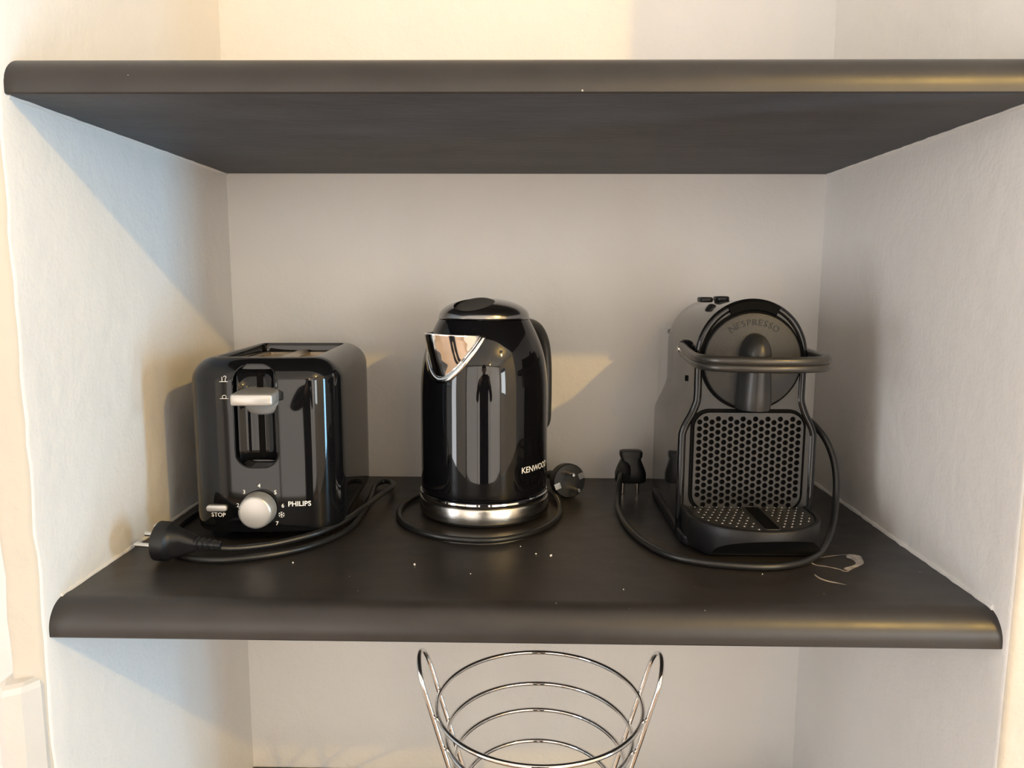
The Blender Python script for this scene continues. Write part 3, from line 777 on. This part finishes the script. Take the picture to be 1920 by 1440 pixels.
# drip tray
TC = .0365
def tray_out(d, front=1.0):
    a_, b_ = .0685-d, .0635-d; pts = [(-a_, .002)]
    pts += [(a_*math.cos(PI+PI*i/32), -.0290+b_*math.sin(PI+PI*i/32)) for i in range(33)]
    return pts+[(a_, .002)]
rings = []
for d, z in ((.006, .0030), (.0020, .0040), (.0004, .0100), (0, .0250), (0, TC-.0020), (.0007, TC-.0006), (.0020, TC), (.0048, TC), (.0054, TC-.0010), (.0056, TC-.0028)):
    rings.append([(x, y, z) for x, y in tray_out(d)])
tray = loft('drip_tray', rings, 'matte', N, angle=40)
arch = [(.006+.0560*math.cos(PI*i/28), .0075+.0195*math.sin(PI*i/28)) for i in range(29)]+[(-.0500, -.01), (.0620, -.01)]
boolean(tray, [prism(arch, -.20, -.0640)], angle=40)
link('tray_arch_shade', fromdata('tr', *prism([(.006+(x-.006)*.97, z*.97) if z > 0 else (x*.97, .0040) for x, z in arch], -.0646, -.0638)), 'black', tray, False)  # black plate standing in for the shade inside the arch
grid = loft('drip_grid', [[(x, y, z) for x, y in tray_out(.0062)] for z in (TC-.0028, TC-.0012)], 'grey', tray, angle=40)
link('grid_slot', fromdata('gs', *prism(rrect(.0075, .0375, .004, 5, .0055, -.0440), TC-.0012, TC-.0008, 'xy')), 'black', grid, False)
tube('grid_slot_rim', [(x, y, TC-.0008) for x, y in rrect(.0082, .0382, .004, 5, .0055, -.0440)], .0007, 'grey', grid, 8, True)
bumps = []
for i in range(-8, 9):
    for j in range(0, 9):
        x = i*.0078+(.0039 if j % 2 else 0); y = -.007-j*.0092
        if abs(x-.0055) < .0115: continue
        if ((x)/.0585)**2+((y+.029)/.0530)**2 > 1 and y < -.029: continue
        if abs(x) > .0575: continue
        h = [[(x+.0016*k*math.cos(2*PI*q/8), y+.0016*k*math.sin(2*PI*q/8), TC-.0012+zz) for q in range(8)] for k, zz in ((1, 0), (.75, .0006), (.35, .0009))]
        v = [p for r_ in h for p in r_]; f = [(a*8+q, a*8+(q+1) % 8, (a+1)*8+(q+1) % 8, (a+1)*8+q) for a in range(2) for q in range(8)]+[tuple(16+q for q in range(8))]
        bumps.append((v, f))
v, f = join(bumps); bo = link('grid_studs', fromdata('studs', v, f), 'steel', grid); tag(bo, kind='stuff')
# water tank behind
rings = [[(x, y, z) for x, y in rrect(.0600, .0210, .016, 6, 0, .2010)] for z in (.012, .214)]
loft('water_tank', rings, 'tank', N, angle=40)
rbox('tank_lid', (.100, .034, .006), .014, 'matte', N, (0, .201, .2110), .002, 'z')
plug_loc = (.1405, .3550, .0200)
cord('power_cord', N, [(.1260, .3330, .0330), (.1225, .3210, .0260), (.1190, .3050, .0130), (.1165, .2800, .0050), (.1170, .2400, .0040), (.1210, .2000, .0040), (.1300, .1610, .0040), (.1480, .1260, .0040), (.1780, .1060, .0040), (.2150, .0970, .0040), (.2480, .0975, .0040), (.2790, .1110, .0040), (.3060, .1380, .0055), (.3290, .1720, .0160), (.3430, .2000, .0380), (.3480, .2150, .0640), (.3460, .2270, .0880), (.3380, .2400, .1080), (.3240, .2620, .1230), (.3000, .3000, .1250), (.2950, .3500, .1100), (.2900, .3720, .0900)], .0037)
# plug standing on its pins, cord leaving towards the front
def angled_plug(t, x, y):
    inv = world_children(t)
    def wr(pts): return [inv @ Vector((x+a, y+b, c)) for a, b, c in pts]
    prof_ = [(.0190, .0150, .0185, .0130), (.0200, .0160, .0200, .0135), (.0200, .0160, .0290, .0135), (.0180, .0150, .0350, .0120), (.0150, .0125, .0420, .0090), (.0130, .0105, .0465, .0070), (.0128, .0100, .0490, .0060), (.0142, .0095, .0510, .0050), (.0148, .0090, .0560, .0050), (.0140, .0080, .0585, .0050), (.0110, .0055, .0595, .0040)]
    pg = loft('plug', [wr([(a, b, z) for a, b in rrect(hx, hy, r, 6)]) for hx, hy, z, r in prof_], 'rubber', t, angle=45)
    tag(pg, 'black angled plug standing on its pins')
    for e in (-1, 1):
        lathe('pin', [(0, 0), (.0022, .0005), (.0024, .002), (.0024, .019), (0, .019)], 'pin', pg, 16, inv @ Vector((x+e*.0095, y, 0)))
    ringsr = []
    for q, (yy, zz) in enumerate(((-.006, .0380), (-.012, .0370), (-.020, .0345), (-.0275, .0300))):
        rr = .0090-.0012*q
        ringsr.append(wr([(-.009+rr*math.cos(2*PI*k/16), yy-rr*.35*math.sin(2*PI*k/16), zz+rr*math.sin(2*PI*k/16)) for k in range(16)]))
    loft('strain_relief', ringsr, 'rubber', pg, angle=45)
angled_plug(N, .1410, .3580)

# ------------------------------------------------------------------ wire basket
BX, BY = .0205, .1640
B = thing('wire_basket', 'tall chrome wire basket of stacked rings with two loop handles', 'basket', (BX, BY, -.453))
bz0 = .453
def rad_at(z): return .1116+(z+.179)*.283
for z in (-.179, -.2145, -.2440, -.2785, -.320, -.365, -.410):
    r_ = rad_at(z)-(.0 if z > -.4 else 0)
    tube('ring', [(r_*math.cos(2*PI*i/96), r_*math.sin(2*PI*i/96), z+bz0) for i in range(96)], .0026, 'chrome', B, 10, True)
for s in (-1, 1):
    pts = []
    yc, hy = -.0055, .0265
    for i in range(21):
        z = -.4500+(-.1480+.4500)*i/20; pts.append((s*(math.sqrt(max(rad_at(z)**2-hy**2, 0))+.0042), yc-hy, z+bz0))
    zt = -.1480; 
    for i in range(1, 16):
        a = PI*i/16; zz = zt+.0270*math.sin(a)
        pts.append((s*(math.sqrt(rad_at(zz)**2-hy**2)+.0042), yc-hy*math.cos(a), zz+bz0))
    for i in range(20, -1, -1):
        z = -.4500+(-.1480+.4500)*i/20; pts.append((s*(math.sqrt(max(rad_at(z)**2-hy**2, 0))+.0042), yc+hy, z+bz0))
    tube('handle', pts, .0026, 'chrome', B, 10)
for k in range(5):
    x = (k-2)*.012; L = math.sqrt(max(.0462**2-x*x, 0))
    tube('floor_wire', [(x, -L, .0430), (x, 0, .0425), (x, L, .0430)], .0016, 'chrome', B, 8)

# ------------------------------------------------------------------ crumbs on the shelf
def ico(r, seed):
    bm = bmesh.new(); bmesh.ops.create_icosphere(bm, subdivisions=1, radius=r)
    for v in bm.verts: v.co *= 1+.35*noise.noise(v.co*900+Vector((seed, 0, 0)))
    me = bpy.data.meshes.new('crumb'); bm.to_mesh(me); bm.free(); return me
CRUMBS = ((-.1045, .1010, .0012, 'tiny pale crumb between the toaster cord and the kettle cord'), (.0150, .1345, .0009, 'tiny pale crumb just in front of the kettle cord loop'), (.0300, .1290, .0014, 'pale crumb to the right of the kettle cord, biggest on the shelf'), (-.0010, .1560, .0007, 'speck of crumb almost touching the kettle cord loop'),
          (-.0480, .0800, .0006, 'speck of crumb near the shelf nose, before the kettle'), (.0930, .0470, .0006, 'speck of crumb on the shelf nose before the ring mark'), (.2305, .0870, .0006, 'speck of crumb in front of the coffee machine cord'), (-.2250, .1030, .0010, 'tan crumb in front of the toaster cord'))
for i, (x, y, r, lb) in enumerate(CRUMBS):
    o = link('crumb', ico(r, i), 'crumb', None)
    o.location = (x, y, r*.75)
    tag(o, lb, 'crumb', 'crumbs on the slate shelf')

# ------------------------------------------------------------------ the photographer, seen as a reflection in kettle and toaster
M['dark_clothes'] = mat('dark_clothes', (.022, .020, .021), .9, bump=.0004, bscale=300)
M['skin'] = mat('skin', (.52, .33, .24), .5, bump=.0001)
M['hair'] = mat('dark_hair', (.018, .012, .009), .55, bump=.0006, bscale=250, stretch=(6, 6, 1))
PB = Vector((.02, -1.06, ZF))
pj = {'pelvis': (0, 0, .94, .135), 'belly': (0, -.01, 1.08, .125), 'chest': (0, -.005, 1.27, .130), 'collar': (0, 0, 1.42, .085), 'neck': (0, .02, 1.48, .055), 'jaw': (0, .045, 1.545, .068), 'skull': (0, .03, 1.62, .088), 'crown': (0, .02, 1.675, .060)}
pe = [('pelvis', 'belly'), ('belly', 'chest'), ('chest', 'collar'), ('collar', 'neck'), ('neck', 'jaw'), ('jaw', 'skull'), ('skull', 'crown')]
ph_c = Vector((.030, -.6235, .2600))
for sd, sg in (('l', -1), ('r', 1)):
    wx = ph_c.x-PB.x+sg*.118; wy = ph_c.y-PB.y-.055; wz = ph_c.z-ZF-.045
    px_ = ph_c.x-PB.x+sg*.105
    pj.update({'sh'+sd: (sg*.175, 0, 1.375, .062), 'el'+sd: (sg*.255, .14, 1.16, .045), 'wr'+sd: (wx, wy, wz, .030), 'pa'+sd: (px_, wy+.035, wz+.025, .026),
               'hi'+sd: (sg*.095, 0, .86, .095), 'kn'+sd: (sg*.105, .02, .48, .062), 'an'+sd: (sg*.11, -.02, .085, .045), 'to'+sd: (sg*.125, .13, .035, .034)})
    pe += [('chest', 'sh'+sd), ('sh'+sd, 'el'+sd), ('el'+sd, 'wr'+sd), ('wr'+sd, 'pa'+sd), ('pelvis', 'hi'+sd), ('hi'+sd, 'kn'+sd), ('kn'+sd, 'an'+sd), ('an'+sd, 'to'+sd)]
    for k, (dz, ln) in enumerate(((.030, .030), (.012, .034), (-.006, .032), (-.022, .026))):
        a_, b_ = 'f%d%s' % (k, sd), 'g%d%s' % (k, sd)
        pj[a_] = (px_-sg*.002, wy+.056, wz+.025+dz*.9, .0088); pj[b_] = (px_-sg*(ln+.016)*.8, wy+.0760, wz+.025+dz*1.1, .0074)
        pe += [('pa'+sd, a_), (a_, b_)]
    pj['t'+sd] = (px_-sg*.020, wy+.020, wz+.050, .0105); pj['u'+sd] = (px_-sg*.046, wy+.0330, wz+.062, .0085); pe += [('pa'+sd, 't'+sd), ('t'+sd, 'u'+sd)]
names = list(pj); me = bpy.data.meshes.new('person')
me.from_pydata([pj[n][:3] for n in names], [(names.index(a), names.index(b)) for a, b in pe], [])
po = bpy.data.objects.new('person', me); COL.objects.link(po)
md = po.modifiers.new('skin', 'SKIN'); md.use_smooth_shade = True
if not me.skin_vertices: me.attributes.new('skin', 'FLOAT_VECTOR', 'POINT')
for n, sv in zip(names, me.skin_vertices[0].data):
    r_ = pj[n][3]; k = 1.32 if n in ('pelvis', 'belly', 'chest') else 1.0
    sv.radius = (r_*k, r_) if n != 'collar' else (r_*1.2, r_)
    sv.use_root = n == 'pelvis'
po.modifiers.new('sub', 'SUBSURF').levels = 1
po.modifiers['sub'].render_levels = 1
dg = bpy.context.evaluated_depsgraph_get(); dg.update()
me2 = bpy.data.meshes.new_from_object(po.evaluated_get(dg)); po.modifiers.clear(); po.data = me2
me2.materials.append(M['dark_clothes']); me2.materials.append(M['skin'])
for p in me2.polygons:
    c = p.center; p.use_smooth = True
    p.material_index = 1 if c.z > 1.475 or (c.y > .36 and 1.2 < c.z < 1.5) else 0
po.location = PB
tag(po, 'standing photographer in dark clothes holding a phone up in both hands', 'person')
hp_ = []
for i in range(9):
    a = PI/2*i/8; z = 1.615+.112*math.sin(a); rr = .098*math.cos(a)+.001
    hp_.append([(rr*.93*math.cos(2*PI*j/28), .018+rr*1.08*math.sin(2*PI*j/28)-.012*math.cos(a), z-.05*max(0, -math.sin(2*PI*j/28))*math.cos(a)) for j in range(28)])
loft('hair', hp_, 'hair', po, angle=80)
for sg in (-1, 1):
    lathe('eye', [(0, -.011), (.008, -.008), (.011, 0), (.008, .008), (0, .011)], 'white', po, 16, (sg*.031, .104, 1.605))
    rbox('ear', (.030, .055, .012), .012, 'skin', po, (sg*.088, .02, 1.59), .004, 'x')
loft('nose', [[(x*w, y0+y*.4*w*20, z) for x, y in rrect(1, .5, .3, 3)] for w, y0, z in ((.006, .113, 1.605), (.010, .122, 1.580), (.014, .128, 1.562), (.010, .116, 1.555))], 'skin', po, angle=60)
rbox('mouth', (.045, .010, .008), .004, 'skin', po, (0, .112, 1.528), .003, 'y')
Mph = Matrix((r2, u2, -fw)).transposed()
ph = bpy.data.objects.new('phone', None); COL.objects.link(ph); ph.location = ph_c; ph.rotation_euler = Mph.to_euler()
tag(ph, 'black phone held sideways in the photographer\'s hands', 'phone')
rbox('case', (.148, .072, .0080), .010, 'matte', ph, (0, 0, 0), .002, 'z')
rbox('screen', (.142, .066, .0006), .007, 'gloss', ph, (0, 0, .0041), .0002, 'z')
for q in ((-.058, .020), (-.058, -.002)):
    lathe('lens', [(0, -.0062), (.0055, -.0062), (.0065, -.0055), (.0065, -.0035), (0, -.0035)], 'gloss', ph, 24, (q[0], q[1], 0))
